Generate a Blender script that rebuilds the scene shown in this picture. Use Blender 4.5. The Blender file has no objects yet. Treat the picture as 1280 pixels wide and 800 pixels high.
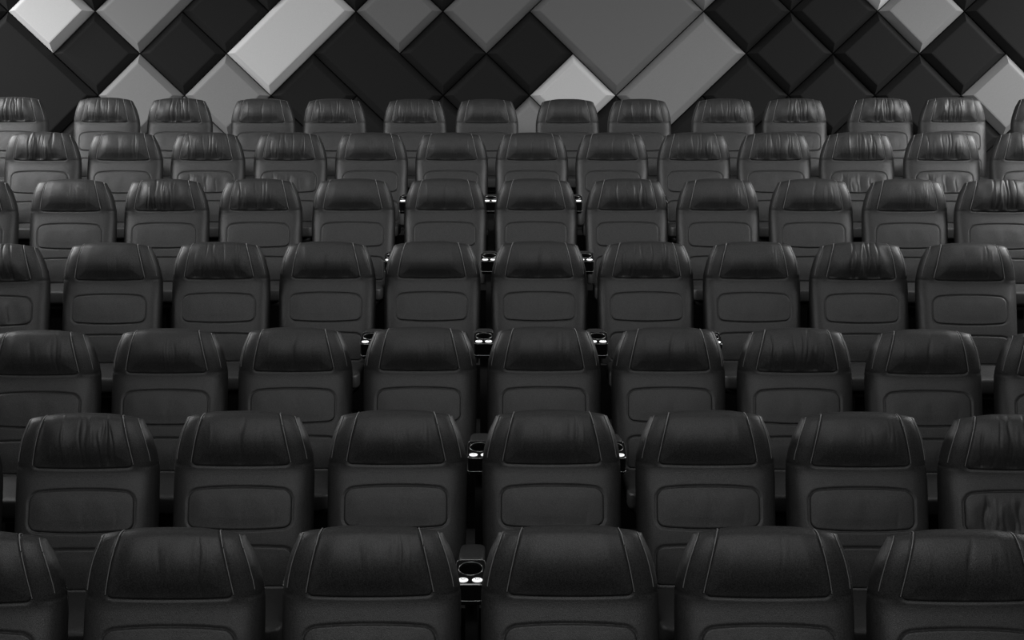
import bpy, bmesh, math, random
import numpy as np
from mathutils import Vector, Matrix
C = bpy.context.scene.collection
PI = math.pi
# ------------------------------------------------------------------ camera
F = 1700.0; TH = math.radians(7); CAMZ = 2.156
cd = bpy.data.cameras.new('camera'); cam = bpy.data.objects.new('camera', cd); C.objects.link(cam)
cd.sensor_width = 36; cd.lens = F/1280*36; cd.clip_end = 100; cd.clip_start = .05
cam.location = (0, 0, CAMZ); cam.rotation_euler = (PI/2-TH, 0, 0)
bpy.context.scene.camera = cam

# ------------------------------------------------------------------ materials
def mat(name, col, rough=.5, spec=.5, metal=0, emit=None, bump=None, mottle=0, coat=0, sheen=0):
    m = bpy.data.materials.new(name); m.use_nodes = True
    nt = m.node_tree; b = nt.nodes['Principled BSDF']
    b.inputs['Base Color'].default_value = (col, col, col, 1)
    b.inputs['Roughness'].default_value = rough
    b.inputs['Specular IOR Level'].default_value = spec
    b.inputs['Metallic'].default_value = metal
    b.inputs['Coat Weight'].default_value = coat
    b.inputs['Sheen Weight'].default_value = sheen
    if emit:
        b.inputs['Emission Color'].default_value = (1, 1, 1, 1)
        b.inputs['Emission Strength'].default_value = emit
    tc = nt.nodes.new('ShaderNodeTexCoord')
    if mottle:
        n = nt.nodes.new('ShaderNodeTexNoise'); n.inputs['Scale'].default_value = 300 if bump else 90
        n.inputs['Detail'].default_value = 3
        nt.links.new(tc.outputs['Object'], n.inputs['Vector'])
        r = nt.nodes.new('ShaderNodeMapRange')
        r.inputs['From Min'].default_value = .3; r.inputs['From Max'].default_value = .7
        r.inputs['To Min'].default_value = col*(1-mottle); r.inputs['To Max'].default_value = col*(1+mottle)
        nt.links.new(n.outputs['Fac'], r.inputs['Value'])
        nt.links.new(r.outputs['Result'], b.inputs['Base Color'])
    if bump:
        kind, sc, st, dist = bump
        if kind == 'leather':
            v = nt.nodes.new('ShaderNodeTexVoronoi'); v.inputs['Scale'].default_value = sc; out = v.outputs['Distance']
        else:
            v = nt.nodes.new('ShaderNodeTexNoise'); v.inputs['Scale'].default_value = sc; v.inputs['Detail'].default_value = 4; out = v.outputs['Fac']
        nt.links.new(tc.outputs['Object'], v.inputs['Vector'])
        bp = nt.nodes.new('ShaderNodeBump'); bp.inputs['Strength'].default_value = st; bp.inputs['Distance'].default_value = dist
        nt.links.new(out, bp.inputs['Height']); nt.links.new(bp.outputs['Normal'], b.inputs['Normal'])
    return m
LEATHER = mat('black_leather', .030, .44, .5, bump=('leather', 620, .45, .0009), mottle=.6)
PIPING = mat('stitched_piping', .20, .38, .6)
SHELL = mat('dark_plastic_shell', .012, .5, .4)
GLOSS = mat('gloss_black_plastic', .006, .16, .5)
CHROME = mat('polished_trim', .38, .3, .5, metal=1)
BUTTON = mat('lit_white_button', .8, .4, .5, emit=.9)
ICON = mat('button_marking', .03, .5, .3)
STEEL = mat('black_powder_coated_steel', .01, .5, .4)
CARPET = mat('dark_carpet', .012, .95, .1, bump=('noise', 220, .6, .004), mottle=.3)
T_DARK = mat('charcoal_fabric', .012, .85, .2, bump=('noise', 500, .25, .001), mottle=.12)
T_GREY = mat('mid_grey_fabric', .15, .85, .2, bump=('noise', 500, .25, .001), mottle=.08)
T_LIGHT = mat('pale_grey_fabric', .23, .85, .2, bump=('noise', 500, .25, .001), mottle=.08)
T_WHITE = mat('off_white_fabric', .60, .85, .2, bump=('noise', 500, .25, .001), mottle=.05)
WALL = mat('black_wall_paint', .01, .9, .2, mottle=.1)

# ------------------------------------------------------------------ helpers
def me_from(name, verts, faces, m, smooth=True):
    me = bpy.data.meshes.new(name); me.from_pydata([tuple(v) for v in verts], [], faces)
    me.materials.append(m); me.update()
    b = bmesh.new(); b.from_mesh(me); bmesh.ops.recalc_face_normals(b, faces=b.faces); b.to_mesh(me); b.free()
    if smooth: me.polygons.foreach_set('use_smooth', [True]*len(me.polygons))
    return me
def ob(name, me, parent=None, loc=(0, 0, 0), rot=(0, 0, 0)):
    o = bpy.data.objects.new(name, me); C.objects.link(o); o.location = loc; o.rotation_euler = rot
    if parent: o.parent = parent
    return o
def grid_faces(nr, nc, wrap_r=False, wrap_c=False, off=0):
    f = []
    for r in range(nr if wrap_r else nr-1):
        for c in range(nc if wrap_c else nc-1):
            a = r*nc+c; b_ = r*nc+(c+1) % nc; d = ((r+1) % nr)*nc+c; e = ((r+1) % nr)*nc+(c+1) % nc
            f.append((off+a, off+b_, off+e, off+d))
    return f
def superell(name, c, rad, e1, e2, m, nu=40, nv=24, fn=None):
    sp = lambda v, e: math.copysign(abs(v)**e, v)
    vs = []
    for i in range(nv+1):
        ph = -PI/2+PI*i/nv
        for j in range(nu):
            t = 2*PI*j/nu
            p = [rad[0]*sp(math.cos(ph), e1)*sp(math.cos(t), e2), rad[1]*sp(math.cos(ph), e1)*sp(math.sin(t), e2), rad[2]*sp(math.sin(ph), e1)]
            if fn: p = fn(p)
            vs.append([p[k]+c[k] for k in range(3)])
    return me_from(name, vs, grid_faces(nv+1, nu, wrap_c=True), m)
def tube(name, pts, r, m, closed=False, n=6):
    pts = [Vector(p) for p in pts]; N = len(pts); vs = []
    for i, p in enumerate(pts):
        a = pts[(i-1) % N] if (closed or i > 0) else p
        b_ = pts[(i+1) % N] if (closed or i < N-1) else p
        t = (b_-a).normalized(); up = Vector((0, 0, 1)) if abs(t.z) < .9 else Vector((0, 1, 0))
        u = t.cross(up).normalized(); v = t.cross(u)
        for k in range(n):
            q = p+u*r*math.cos(2*PI*k/n)+v*r*math.sin(2*PI*k/n); vs.append(q)
    return me_from(name, vs, grid_faces(N, n, wrap_r=closed, wrap_c=True), m)
def smst(a, b, x):
    t = np.clip((x-a)/(b-a), 0, 1); return t*t*(3-2*t)

# ------------------------------------------------------------------ seat surface maths
front = [(-.108, .40), (-.110, .44), (-.106, .50), (-.094, .57), (-.074, .65), (-.048, .74), (-.026, .80), (-.014, .835),
         (-.010, .86), (-.012, .90), (-.012, .95), (-.004, 1.0), (.010, 1.035), (.024, 1.050), (.042, 1.056)]
back = [(.042, 1.056), (.062, 1.050), (.078, 1.035), (.096, 1.0), (.108, .93), (.112, .85), (.100, .72), (.070, .58), (.035, .47), (.015, .40)]
FZ = np.array([p[1] for p in front]); FY = np.array([p[0] for p in front])
BZ = np.array([p[1] for p in back[::-1]]); BY = np.array([p[0] for p in back[::-1]])
def catmull(P, per=14):
    P = [np.array(p, float) for p in P]; Q = [2*P[0]-P[1]]+P+[2*P[-1]-P[-2]]; out = []
    for i in range(1, len(Q)-2):
        for k in range(per):
            t = k/per; p0, p1, p2, p3 = Q[i-1:i+3]
            out.append(.5*((2*p1)+(-p0+p2)*t+(2*p0-5*p1+4*p2-p3)*t*t+(-p0+3*p1-3*p2+p3)*t**3))
    out.append(P[-1]); return np.array(out)
PF = catmull(front+back[1:])
seg = np.hypot(*np.diff(PF, axis=0).T); ARC = np.concatenate([[0], np.cumsum(seg)]); LT = ARC[-1]
icrest = int(np.argmax(PF[:, 1])); LC = ARC[icrest]
def prof(l):
    return np.interp(l, ARC, PF[:, 0]), np.interp(l, ARC, PF[:, 1])
def l_of_z(z):      # front side only
    return np.interp(z, PF[:icrest+1, 1], ARC[:icrest+1])
WZ = np.array([.38, .45, .60, .80, .855, .88, .91, .95, 1.0, 1.03, 1.05, 1.06]); WW = np.array([.254, .258, .264, .266, .265, .262, .257, .247, .232, .2225, .215, .209])
def base(x, l):
    y, z = prof(l); w = np.interp(z, WZ, WW); s = np.clip(np.abs(x)/w, 0, 1)
    fy = np.interp(z, FZ, FY); by = np.interp(z, BZ, BY); ym = .5*(fy+by)+.02
    k = np.power(np.maximum(1-s**10, 0), .42)
    k = np.where(y < ym, k*(1-.14*s*s*s*s), k)
    Y = ym+(y-ym)*k
    Z = z-(.012*s**8+.009*s*s)*smst(.96, 1.05, z)
    return Y, Z
def normal(x, l):
    e = 2e-3
    w = np.interp(prof(l)[1], WZ, WW); xc = np.clip(x, -w*.96, w*.96)
    y1, z1 = base(xc+e, l); y0, z0 = base(xc-e, l); y3, z3 = base(xc, l+e); y2, z2 = base(xc, l-e)
    a = np.stack([np.full_like(y1, 2*e), y1-y0, z1-z0], -1); b = np.stack([np.zeros_like(y1), y3-y2, z3-z2], -1)
    n = np.cross(a, b); n /= np.linalg.norm(n, axis=-1, keepdims=True)+1e-12
    return n            # points to -y on the front
def edge_d(x, l, hw, lb, lt, rb, rt):
    dx = hw-np.abs(x); d0 = l-lb; d1 = lt-l
    d = np.minimum(dx, np.minimum(d0, d1))
    for dd, r in ((d0, rb), (d1, rt)):
        c = (dx < r) & (dd < r); d = np.where(c, r-np.hypot(r-dx, r-dd), d)
    return d
# three cushions on the front of the back; each one: half width, lower edge and upper edge (as functions)
HB = float(l_of_z(.863)); HT = LC+.085
def head_hw(l): return .188-.046*np.clip((l-HB)/(LC-HB), 0, 1)**1.15
LB0, LT0 = float(l_of_z(.636)), float(l_of_z(.786))
PB0, PT0 = float(l_of_z(.425)), float(l_of_z(.575))
regions = {
 'head': (head_hw, lambda x: HB+.10*x*x*0-.004*np.cos(x*8), lambda x: HT+0*x, .022, .02),
 'lumbar': (lambda l: .196+.0*l, lambda x: LB0+.25*x*x-.004, lambda x: LT0-.012*(np.abs(x)/.19)**2.6, .030, .038),
 'lower': (lambda l: .200+.0*l, lambda x: PB0+0*x, lambda x: PT0-.006*(np.abs(x)/.19)**2, .02, .035)}
def reg_d(key, x, l):
    hw, lb, lt, rb, rt = regions[key]; return edge_d(x, l, hw(l), lb(x), lt(x), rb, rt)
# --- the body of the back
def make_body():
    u = np.linspace(-1, 1, 97); s = np.sin(u*PI/2)*.75+u*.25; s = np.sign(s)*np.minimum(np.abs(s), 1)
    lf = np.concatenate([np.linspace(0, LC+.03, 190), np.linspace(LC+.03, LT, 40)[1:]])
    z = prof(lf)[1]; w = np.interp(z, WZ, WW)
    X = w[:, None]*s[None, :]; L = np.repeat(lf[:, None], len(s), 1)
    Y, Z = base(X, L); N = normal(X, L)
    off = np.zeros_like(X)
    for k in regions:
        d = reg_d(k, X, L); off -= (.0042 if k == 'head' else .0062)*np.exp(-(d/.0036)**2)
        off -= .006*smst(.002, .012, d)     # sunk under the cushion itself
    # wing seam: gentle fold where wings meet the sides at the slit level
    off -= .0016*np.exp(-((L-HB)/.007)**2)*smst(.20, .235, np.abs(X))
    # seam running on the wings near the outer edge
    P = np.stack([X, Y, Z], -1)+N*off[..., None]
    nr, nc = X.shape
    vs = P.reshape(-1, 3).tolist(); f = grid_faces(nr, nc, wrap_r=True)
    return me_from('backrest', vs, f, LEATHER)
def fold_fn(seed, level):
    r = random.Random(seed*17+level); folds = []
    nf = [3, 9, 14, 16][level]; amp = [.0007, .0018, .0036, .0056][level]
    cx = r.uniform(-.03, .03)
    for i in range(nf):
        if level == 3: x = cx-.085+.17*(i+r.uniform(-.25, .25))/nf
        else: x = r.uniform(-.13, .13)
        folds.append((x, r.uniform(.0035, .0075), r.uniform(-.18, .18)+x*.35*-1, r.uniform(.5, 1)*amp, r.uniform(0, .25), r.uniform(.45, 1.05 if level < 3 else 1.2), r.choice((1, 1, -.8))))
    def fn(x, v):
        o = np.zeros_like(x)
        for xi, wi, sl, a, v0, v1, sg in folds:
            xc = xi+sl*(v-.3)*.12+.003*np.sin(v*9+xi*90)
            o -= sg*a*np.exp(-((x-xc)/wi)**2)*smst(v0-.2, v0+.08, v)*(1-smst(v1-.3, v1, v))
        # broad soft undulation
        o += amp*.9*np.sin(x*55+seed)*np.sin(v*3+seed*2)*(1-smst(.6, .9, v))
        return o
    return fn
def make_pad(name, key, H, rr, nx, nl, seed=0, level=0, belly=0, folds=True):
    hw, lb, lt, rb, rt = regions[key]
    u = np.linspace(-1, 1, nx); u = .5*u+.5*np.sin(u*PI/2)
    v = np.linspace(0, 1, nl); v = .45*v+.55*(.5-.5*np.cos(v*PI))
    # half width incl. rounded corners
    L0 = float(lb(np.array(0.))); L1 = float(lt(np.array(0.)))
    X = np.zeros((nl, nx)); L = np.zeros((nl, nx))
    for i in range(nl):
        lc = L0+(L1-L0)*v[i]; h = float(hw(lc)); a = v[i]*(L1-L0); b = (1-v[i])*(L1-L0)
        if a < rb: h -= rb-math.sqrt(max(rb*rb-(rb-a)**2, 0))
        if b < rt: h -= rt-math.sqrt(max(rt*rt-(rt-b)**2, 0))
        x = u*h; X[i] = x; L[i] = lb(x)+(lt(x)-lb(x))*v[i]
    d = np.maximum(edge_d(X, L, np.maximum(hw(L), 0), lb(X), lt(X), rb, rt), 0)
    t = np.clip(d/rr, 0, 1); rise = H*np.sqrt(np.maximum(1-(1-t)**2, 0)); rise = rise
    V = np.repeat(v[:, None], nx, 1)
    off = -.0075+rise+belly*np.sin(np.clip(V, 0, 1)*PI)*smst(0, .05, d)*(1-(X/.22)**2)
    if key == 'head':
        off += (.010*np.exp(-((V-.30)/.22)**2)+.004)*smst(0, .06, d)*(1-(X/.25)**2)
    if folds:
        vv = (L-HB)/(LC-HB) if key == 'head' else V
        off += fold_fn(seed, level)(X, vv)*smst(.002, .018, d)
    Y, Z = base(X, L); N = normal(X, L)
    P = np.stack([X, Y, Z], -1)+N*off[..., None]
    return me_from(name, P.reshape(-1, 3).tolist(), grid_faces(nl, nx), LEATHER)
def surf_pts(xs, ls, off):
    xs = np.array(xs); ls = np.array(ls); Y, Z = base(xs, ls); N = normal(xs, ls)
    return (np.stack([xs, Y, Z], -1)+N*off).tolist()

body_me = make_body()
head_me = {(lv, sd): make_pad('headrest_pad', 'head', .0095, .010, 121, 84, sd, lv) for lv in range(4) for sd in range(3)}
lum_me = {0: make_pad('lumbar_panel', 'lumbar', .0095, .008, 81, 51, 3, 0, .002), 1: make_pad('lumbar_panel', 'lumbar', .0095, .008, 101, 51, 8, 2, .002)}
low_me = make_pad('lower_back_panel', 'lower', .0095, .008, 71, 41, 5, 0, .002)
pip_me = {}
for sg in (-1, 1):
    ls = np.linspace(HB+.012, HT-.03, 44); pip_me[sg] = tube('headrest_piping', surf_pts(sg*(head_hw(ls)+.0005), ls, .0016), .0017, PIPING)
edge_me = {}
for sg in (-1, 1):
    ls = np.linspace(HB+.02, LC-.008, 36); z = prof(ls)[1]; w = np.interp(z, WZ, WW)
    edge_me[sg] = tube('side_piping', surf_pts(sg*w*.935, ls, .0010), .0015, PIPING)
def cush_fn(p):
    x, y, z = p
    z += .012*(1-(x/.24)**2)*(1-(y/.24)**2) if z > 0 else 0
    if z > 0: z -= .010*smst(.12, .24, -y)
    z += .012*(y/.24)
    return [x, y, z-.0]
cushion_me = superell('seat_cushion', (0, -.318, .376), (.226, .222, .044), .28, .22, LEATHER, 72, 36, lambda p: [p[0], p[1], p[2]+(.014*(1-(p[0]/.24)**2)*max(0, 1-(p[1]/.24)**2) if p[2] > 0 else 0)-.05*p[1]*0])
pan_me = superell('seat_pan', (0, -.30, .322), (.205, .190, .024), .3, .3, SHELL, 48, 16)
shell_me = superell('back_shell', (0, 0, 0), (.235, .012, .27), .25, .25, SHELL, 48, 24)
def box_me(name, boxes, m, bev=.004):
    b = bmesh.new()
    for (x0, x1, y0, y1, z0, z1) in boxes:
        r = bmesh.ops.create_cube(b, size=1, matrix=Matrix.Translation(((x0+x1)/2, (y0+y1)/2, (z0+z1)/2)) @ Matrix.Diagonal((x1-x0, y1-y0, z1-z0, 1)))
        if bev:
            es = {e for v in r['verts'] for e in v.link_edges}
            bmesh.ops.bevel(b, geom=list(es), offset=bev, segments=2, affect='EDGES')
    me = bpy.data.meshes.new(name); b.to_mesh(me); b.free(); me.materials.append(m); return me
ped_me = box_me('pedestal', [(-.06, .06, -.34, -.22, .01, .30), (-.11, .11, -.40, -.14, 0, .018)], STEEL)

def copy_thing(src):
    r = src.copy(); C.objects.link(r)
    for ch in src.children:
        c = ch.copy(); C.objects.link(c); c.parent = r
        for g in ch.children:
            q = g.copy(); C.objects.link(q); q.parent = c
    return r
def make_seat():
    t = ob('cinema_seat', None)
    ob('backrest', body_me, t); h = ob('headrest_pad', head_me[(1, 0)], t)
    for sg in (-1, 1): ob('piping', pip_me[sg], h)
    for sg in (-1, 1): ob('side_piping', edge_me[sg], t)
    ob('lumbar_panel', lum_me[0], t); ob('lower_back_panel', low_me, t)
    ob('back_shell', shell_me, t, (0, .108, .70), (math.radians(-6), 0, 0))
    ob('seat_cushion', cushion_me, t); ob('seat_pan', pan_me, t); ob('pedestal', ped_me, t)
    return t

# ------------------------------------------------------------------ armrest console (origin: floor, gap centre, below the head line)
TILT = math.radians(15)
def rrect(w, y0, y1, r, n=48):
    """48 points around a rounded rectangle, by angle"""
    out = []; cy = (y0+y1)/2; hy = (y1-y0)/2
    for k in range(n):
        a = 2*PI*k/n; c, s = math.cos(a), math.sin(a)
        e = .22; out.append((w*math.copysign(abs(c)**e, c), cy+hy*math.copysign(abs(s)**e, s)))
    return out
def cup_holder_me():
    n = 64; y0, y1 = -.095, .062; cup = (0, .002); R = .041
    outer = rrect(.050, y0, y1, .02, n)
    rings = []
    rings.append([(cup[0]+R*.80*math.cos(2*PI*k/n), cup[1]+R*.80*math.sin(2*PI*k/n), -.075) for k in range(n)])
    rings.append([(cup[0]+R*.95*math.cos(2*PI*k/n), cup[1]+R*.95*math.sin(2*PI*k/n), -.006) for k in range(n)])
    rings.append([(cup[0]+R*math.cos(2*PI*k/n), cup[1]+R*math.sin(2*PI*k/n), 0) for k in range(n)])
    rings.append([(x*.94, cup[1]+(y-cup[1])*.96, 0) for x, y in outer])
    rings.append([(x, y, -.004) for x, y in outer])
    rings.append([(x, y, -.064) for x, y in outer])
    rings.append([(x*.9, y*.96, -.085) for x, y in outer])
    vs = [(cup[0], cup[1], -.076)]+[p for r in rings for p in r]+[(0, cup[1], -.086)]
    f = [(0, 1+k, 1+(k+1) % n) for k in range(n)]+grid_faces(len(rings), n, wrap_c=True, off=1)
    q = 1+(len(rings)-1)*n; f += [(len(vs)-1, q+k, q+(k+1) % n) for k in range(n)]
    me = me_from('cup_holder', vs, f, GLOSS, False); return me
cup_me = cup_holder_me()
rim_me = tube('cup_rim', [(.0415*math.cos(2*PI*k/48), .002+.0415*math.sin(2*PI*k/48), .001) for k in range(48)], .0016, CHROME, True)
trim_me = tube('edge_trim', [(x, y, -.002) for x, y in rrect(.0505, -.0955, .0625, .02, 64)], .0013, CHROME, True)
low_trim_me = tube('lower_trim', [(x*1.01, y, -.066) for x, y in rrect(.050, -.0955, .0625, .02, 64)], .0013, CHROME, True)
but_me = superell('lit_button', (0, 0, 0), (.0180, .0135, .004), 1, 1, BUTTON, 32, 12)
icon_me = box_me('button_icon', [(-.008, -.005, -.003, .003, 0, .0008), (-.003, .003, -.004, -.0018, 0, .0008), (-.003, .003, .0018, .004, 0, .0008), (.005, .008, -.003, .003, 0, .0008)], ICON, 0)
arm_me = superell('armrest_pad', (0, 0, 0), (.046, .138, .030), .5, .35, LEATHER, 48, 24)
stan_me = box_me('stanchion', [(-.022, .022, -.44, -.16, .012, .575), (-.035, .035, -.50, -.10, 0, .014)], STEEL)
under_me = box_me('arm_support', [(-.036, .036, -.42, -.19, .525, .580)], SHELL, .006)
def make_console():
    t = ob('armrest_console', None)
    ob('armrest_pad', arm_me, t, (0, -.308, .590), (math.radians(-6), 0, 0))
    ob('arm_support', under_me, t); ob('stanchion', stan_me, t)
    h = ob('cup_holder', cup_me, t, (0, -.50, .606), (TILT, 0, 0))
    ob('cup_rim', rim_me, h); ob('edge_trim', trim_me, h); ob('lower_trim', low_trim_me, h)
    for sx in (-.0245, .0245):
        b = ob('lit_button', but_me, t); b.parent = t
        b.location = Vector((0, -.50, .606))+Matrix.Rotation(TILT, 3, 'X') @ Vector((sx, -.070, .0015)); b.rotation_euler = (TILT, 0, 0)
        ob('button_icon', icon_me, b, (0, 0, .0036))
    return t

# ------------------------------------------------------------------ rows:   head line distance, head height above camera, first seat x, first index, jitter(px), wrinkle levels
R = 18.0; S = .58; GAP7 = .10
rows = [
 (3.877, -1.086, -.995, -1, [0, 2.1, 1.0, -3.0, -1.6, 3.9], [0, 1, 1, 0, 0, 1], [0]*6),
 (5.050, -.962, -1.595, -1, [0, 2.1, 1.6, 1.1, -2.1, -4.2, -.7, 4.7], [0, 2, 1, 1, 1, 0, 1, 2], [0, 2, 0, 0, 0, -1, 1.5, 4]),
 (6.249, -.797, -2.166, 0, [-1.9, .1, 1.2, 1.3, 1.4, .9, .1, -.9, 0], [1, 1, 1, 1, 1, 1, 2, 1, 1], [-2, -1, 0, 1, 1, 1, 0, -1, -1]),
 (7.438, -.474, -2.174, -1, [0, -1.6, -.6, .5, 1.3, -.6, -2.3, -2.2, -.8, 3.5], [3, 1, 2, 1, 0, 1, 2, 1, 3, 1], [-3, 1, 0, 0, 0, 0, 3, 1, 0, 1]),
 (8.706, -.155, -2.752, -1, [0, -.5, 2.2, 2.0, .3, -.8, -.9, -1.3, -1.2, -2.0, -.9, 3.7], [1, 1, 3, 2, 1, 1, 1, 2, 1, 1, 1, 3], [0]*12),
 (9.933, .154, -3.332, -1, [0, -3.1, 1.3, 2.7, 2.0, 1.7, 1.3, .6, 0, -1.9, -.5, -.2, -.3, 0], [1, 3, 1, 2, 2, 1, 1, 1, 1, 2, 2, 2, 2, 2], [0]*14),
 (11.410, .452, -3.308, -1, [0, -2.7, -1.1, .9, .4, 3.0, .6, 1.3, -.9, -2.8, -1.6, -1.5, 2.2, 0], [3, 2, 3, 1, 2, 2, 1, 1, 2, 2, 3, 3, 3, 1], [0]*14)]
ordn = ['first', 'second', 'third', 'fourth', 'fifth', 'sixth', 'seventh', 'eighth', 'ninth', 'tenth', 'eleventh', 'twelfth', 'thirteenth', 'fourteenth']
rown = ['front row', 'second row', 'third row', 'fourth row', 'fifth row', 'sixth row', 'back row']
look = ['smooth', 'lightly creased', 'creased', 'wrinkled']
seat0 = None; con0 = None; floors = []
HEAD = 1.068
def sag(x): return x*x/2/R
for ri, (fw, up, x0, i0, jit, wr, dy) in enumerate(rows):
    fz = CAMZ+up-HEAD; floors.append((fw, fz)); n = len(jit); xs = []
    Z = fw*math.cos(TH)-up*math.sin(TH)
    for k in range(n):
        i = k+i0
        x = x0+i*S+((i//2)*GAP7 if ri == 6 else 0)
        x -= jit[k]*Z/F; xs.append(x)
        t = seat0 if seat0 is None else None
        if seat0 is None: seat0 = make_seat(); t = seat0
        else: t = copy_thing(seat0)
        rnd = random.Random(ri*100+k)
        t.location = (x, fw-sag(x), fz-dy[k]*Z/F)
        t.location.z = fz if dy[k] > 0 else fz
        t.rotation_euler = (0, 0, -x/R*.25+rnd.uniform(-.012, .012))
        for ch in t.children:
            if ch.name.startswith('headrest_pad'): ch.data = head_me[(wr[k], rnd.randrange(3))]
            if ch.name.startswith('lumbar_panel'): ch.data = lum_me[1 if (ri, k) in ((5, 11), (5, 12), (5, 4), (5, 3), (3, 0), (1, 7)) else 0]
        where = 'leftmost' if k == 0 else 'rightmost' if k == n-1 else ordn[k]+' from left'
        if ri in (1, 5):      # the first seat of these rows is added out of view at left to shade nearby cushions
            where = 'added unseen for shade' if k == 0 else 'leftmost' if k == 1 else 'rightmost' if k == n-1 else ordn[k-1]+' from left'
        t['label'] = 'black leather cinema seat with %s headrest, %s in the %s' % (look[wr[k]], where, rown[ri])
        t['category'] = 'seat'; t['group'] = 'black leather cinema seats'
    for k in range(n+1):
        if k == 0: x = xs[0]-S/2
        elif k == n: x = xs[-1]+S/2
        else: x = (xs[k-1]+xs[k])/2
        if k in (0, n): continue
        if con0 is None: con0 = make_console(); t = con0
        else: t = copy_thing(con0)
        t.location = (x, fw-sag(x), fz); t.rotation_euler = (0, 0, -x/R*.25)
        if ri in (1, 5): t['label'] = 'armrest with cup holder at the left end of the %s in view' % rown[ri] if k == 1 else 'armrest with cup holder between %s and %s seats from left in the %s' % (ordn[k-2], ordn[k-1], rown[ri])
        else: t['label'] = 'armrest with cup holder between %s and %s seats from left in the %s' % (ordn[k-1], ordn[k], rown[ri])
        t['category'] = 'armrest'; t['group'] = 'armrests with cup holders and lit buttons'

# ------------------------------------------------------------------ terraced floor
WY = 12.12
def floor_mesh():
    xs = np.linspace(-6, 6, 49); prof_ = []
    prev = floors[0][1]; prof_.append((-1.0, prev-.12)); prof_.append((floors[0][0]-1.05, prev-.12)); prof_.append((floors[0][0]-1.05, prev))
    for (a, za), (b, zb) in zip(floors, floors[1:]):
        yr = a+.38; prof_ += [(yr, za), (yr, zb)]
    prof_ += [(WY+.6, floors[-1][1])]
    vs = [(x, y-(sag(x) if 0 < j < len(prof_)-1 else 0), z) for j, (y, z) in enumerate(prof_) for x in xs]
    return me_from('floor', vs, grid_faces(len(prof_), len(xs)), CARPET, False)
fl = ob('floor', floor_mesh()); fl['kind'] = 'structure'
m_ = fl.modifiers.new('thickness', 'SOLIDIFY'); m_.thickness = .05; m_.offset = -1

# ------------------------------------------------------------------ back wall and its padded panels
w = ob('wall_back', box_me('wall_back', [(-6, 6, WY, WY+.15, floors[-1][1]-.02, 4.6)], WALL, 0)); w['kind'] = 'structure'
FACE = WY-.07
def to_wall(px, py, Y=FACE):
    v = Vector(((px-640)/F, -(py-400)/F, -1)); d = Matrix.Rotation(PI/2-TH, 3, 'X') @ v; k = Y/d.y
    return d.x*k, CAMZ+d.z*k
X0, Z0 = to_wall(8, 13.7); X1, Z1 = to_wall(8+54.35*20, 13.7+52.8*2)
HX = (X1-X0)/20; HZ = (Z0-Z1)/2
def tile(cells_du, shade, thick, label):
    # cells_du = (k, j, na, nb): base cell and extra length in down-right (na) and up-right (nb) directions
    k, j, na, nb = cells_du
    A = Vector((HX, -HZ)); B = Vector((HX, HZ))      # down-right, up-right half diagonals = tile edges
    left = Vector((X0+(k-1)*HX, Z0-j*HZ))            # left corner of the base cell
    c = [left, left+A*na, left+A*na+B*nb, left+B*nb]
    cen = (c[0]+c[2])/2; a = A.normalized(); b = B.normalized()
    def inset(d):
        out = []
        for q, (sa, sb) in zip(c, ((1, 1), (-1, 1), (-1, -1), (1, -1))):
            out.append(q+a*d*sa+b*d*sb)
        return out
    g = .004; bv = .062; sd = min(.03, thick*.3)
    rings = [(inset(g), WY-.001), (inset(g), WY-sd), (inset(g+.003), WY-sd-.006), (inset(g+bv-.006), WY-thick+.002), (inset(g+bv+.004), WY-thick)]
    vs = [(p.x, y, p.y) for r, y in rings for p in r]
    f = grid_faces(len(rings), 4, wrap_c=True); f.append((3, 2, 1, 0)); q = 4*(len(rings)-1); f.append((q, q+1, q+2, q+3))
    # store relative to the panel's own centre
    vs = [(x-cen.x, y-WY, z-cen.y) for x, y, z in vs]
    me = me_from('acoustic_panel', vs, f, shade, False)
    o = ob('acoustic_panel', me, None, (cen.x, WY, cen.y)); o['label'] = label; o['category'] = 'wall panel'; o['group'] = 'padded diamond wall panels'
D, G, L_, W_ = T_DARK, T_GREY, T_LIGHT, T_WHITE
nm = {id(D): 'charcoal', id(G): 'mid grey', id(L_): 'pale grey', id(W_): 'off-white'}
special = [   # (k of left cell, j, length down-right, length up-right, shade, thickness)
 (6, 1, 1, 2, W_, .115), (3, 0, 1, 2, L_, .10), (11, 0, 1, 2, G, .10), (13, 0, 2, 2, G, .10), (15, 2, 1, 2, L_, .085),
 (8, 1, 2, 1, D, .085), (23, 0, 2, 1, D, .085), (-1, 2, 2, 2, D, .085)]
used = set()
pos = {6: 'leaning long panel left of centre', }
txt = ['long off-white padded panel slanting up right on the wall, left of centre',
 'long pale grey padded panel slanting up right near the upper left of the wall',
 'long mid grey padded panel slanting up right beside the large square one',
 'largest padded wall panel, a mid grey square above the off-white one',
 'long pale grey padded panel below the large square, slanting down left',
 'long charcoal padded panel slanting down right beneath the long off-white panel',
 'long charcoal padded panel in the far upper right corner of the wall',
 'largest charcoal padded panel, at the far left of the wall']
for (k, j, na, nb, sh, th), tx in zip(special, txt):
    for a in range(na):
        for b in range(nb): used.add((k+a+b, j+a-b))
    if (k, j) == (-1, 2): pass
    tile((k, j, na, nb), sh, th, tx)
shade = {(1, 0): W_, (9, 0): G, (21, 0): L_, (3, 2): L_, (5, 2): L_, (13, 2): W_, (23, 2): L_, (12, 3): L_, (4, 3): L_, (16, -1): L_, (20, -1): W_, (14, 3): D}  # last entry: charcoal paints in the shade beside a back-row headrest
thick = {id(D): .09, id(G): .115, id(L_): .105, id(W_): .125}
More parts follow.
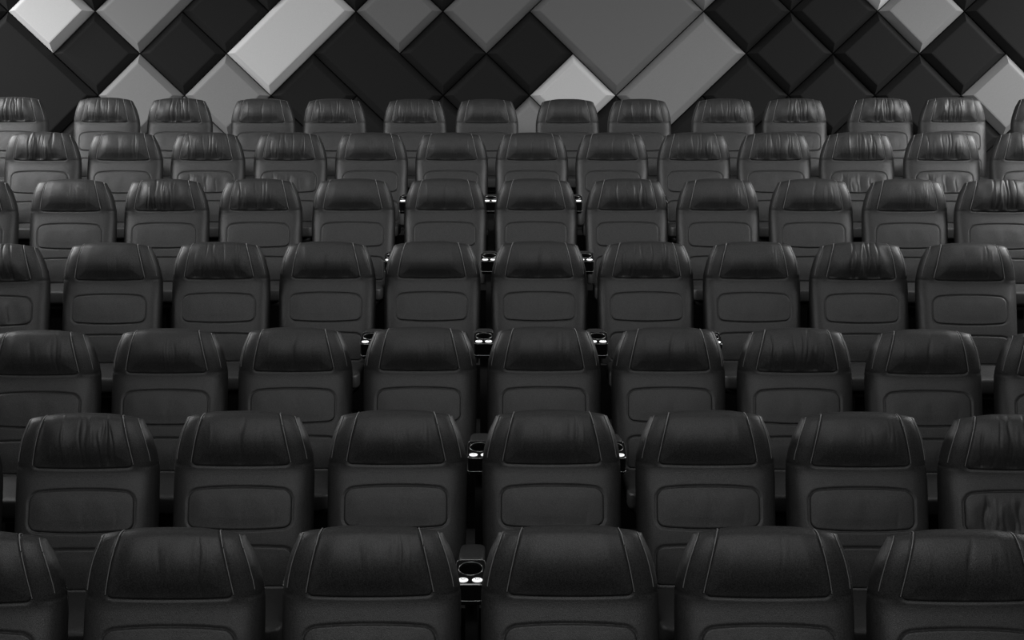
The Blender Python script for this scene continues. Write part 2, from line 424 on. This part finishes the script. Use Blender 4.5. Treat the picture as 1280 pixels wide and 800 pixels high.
rnames = {-2: 'above the top edge', -1: 'at the top edge', 0: 'in the upper row', 1: 'in the second row down', 2: 'in the third row down', 3: 'low behind the seats', 4: 'lowest behind the seats'}
rnd = random.Random(4)
for j in range(-2, 5):
    cols = [k for k in range(-1, 26) if (k+j) % 2 == 1 and (k, j) not in used]
    sel = {}
    for k in cols: sel.setdefault(id(shade.get((k, j), D)), []).append(k)
    for k in cols:
        sh = shade.get((k, j), D); same = sel[id(sh)]; ix = same.index(k)
        which = 'the only one' if len(same) == 1 else ordn[ix]+' such from left'
        th = thick[id(sh)]+(rnd.choice((-.02, 0, .02)) if sh is D else 0)
        tile((k, j, 1, 1), sh, th, '%s padded diamond panel %s, %s' % (nm[id(sh)], rnames[j], which))

# ------------------------------------------------------------------ lights
def area(name, loc, target, size, size_y, power, spread=180):
    l = bpy.data.lights.new(name, 'AREA'); l.shape = 'RECTANGLE'; l.size = size; l.size_y = size_y; l.energy = power
    l.spread = math.radians(spread)
    o = bpy.data.objects.new(name, l); C.objects.link(o); o.location = loc
    d = Vector(target)-Vector(loc); o.rotation_euler = d.to_track_quat('-Z', 'Y').to_euler(); return o
area('wall_light_left', (-6.2, 9.0, 4.3), (-3.0, 9.9, 1.2), 5.8, .9, 205, 120)
area('wall_light_right', (6.2, 9.0, 4.3), (3.0, 9.9, 1.2), 5.8, .9, 205, 120)
area('ceiling_light_middle', (0, 5.5, 7.2), (0, 10, 1.5), 7, .8, 45)
area('front_fill_light', (0, -2.0, 6.2), (0, 8, 1.2), 7, 1.2, 225)  # added frontal fill, lifts the dark lower headrests and front rows
wd = bpy.data.worlds.new('world'); bpy.context.scene.world = wd; wd.use_nodes = True
wd.node_tree.nodes['Background'].inputs['Color'].default_value = (.5, .5, .5, 1)
wd.node_tree.nodes['Background'].inputs['Strength'].default_value = .05
vs_ = bpy.context.scene.view_settings; vs_.view_transform = 'Standard'; vs_.look = 'None'; vs_.gamma = 1; vs_.use_curve_mapping = False; vs_.exposure = 0
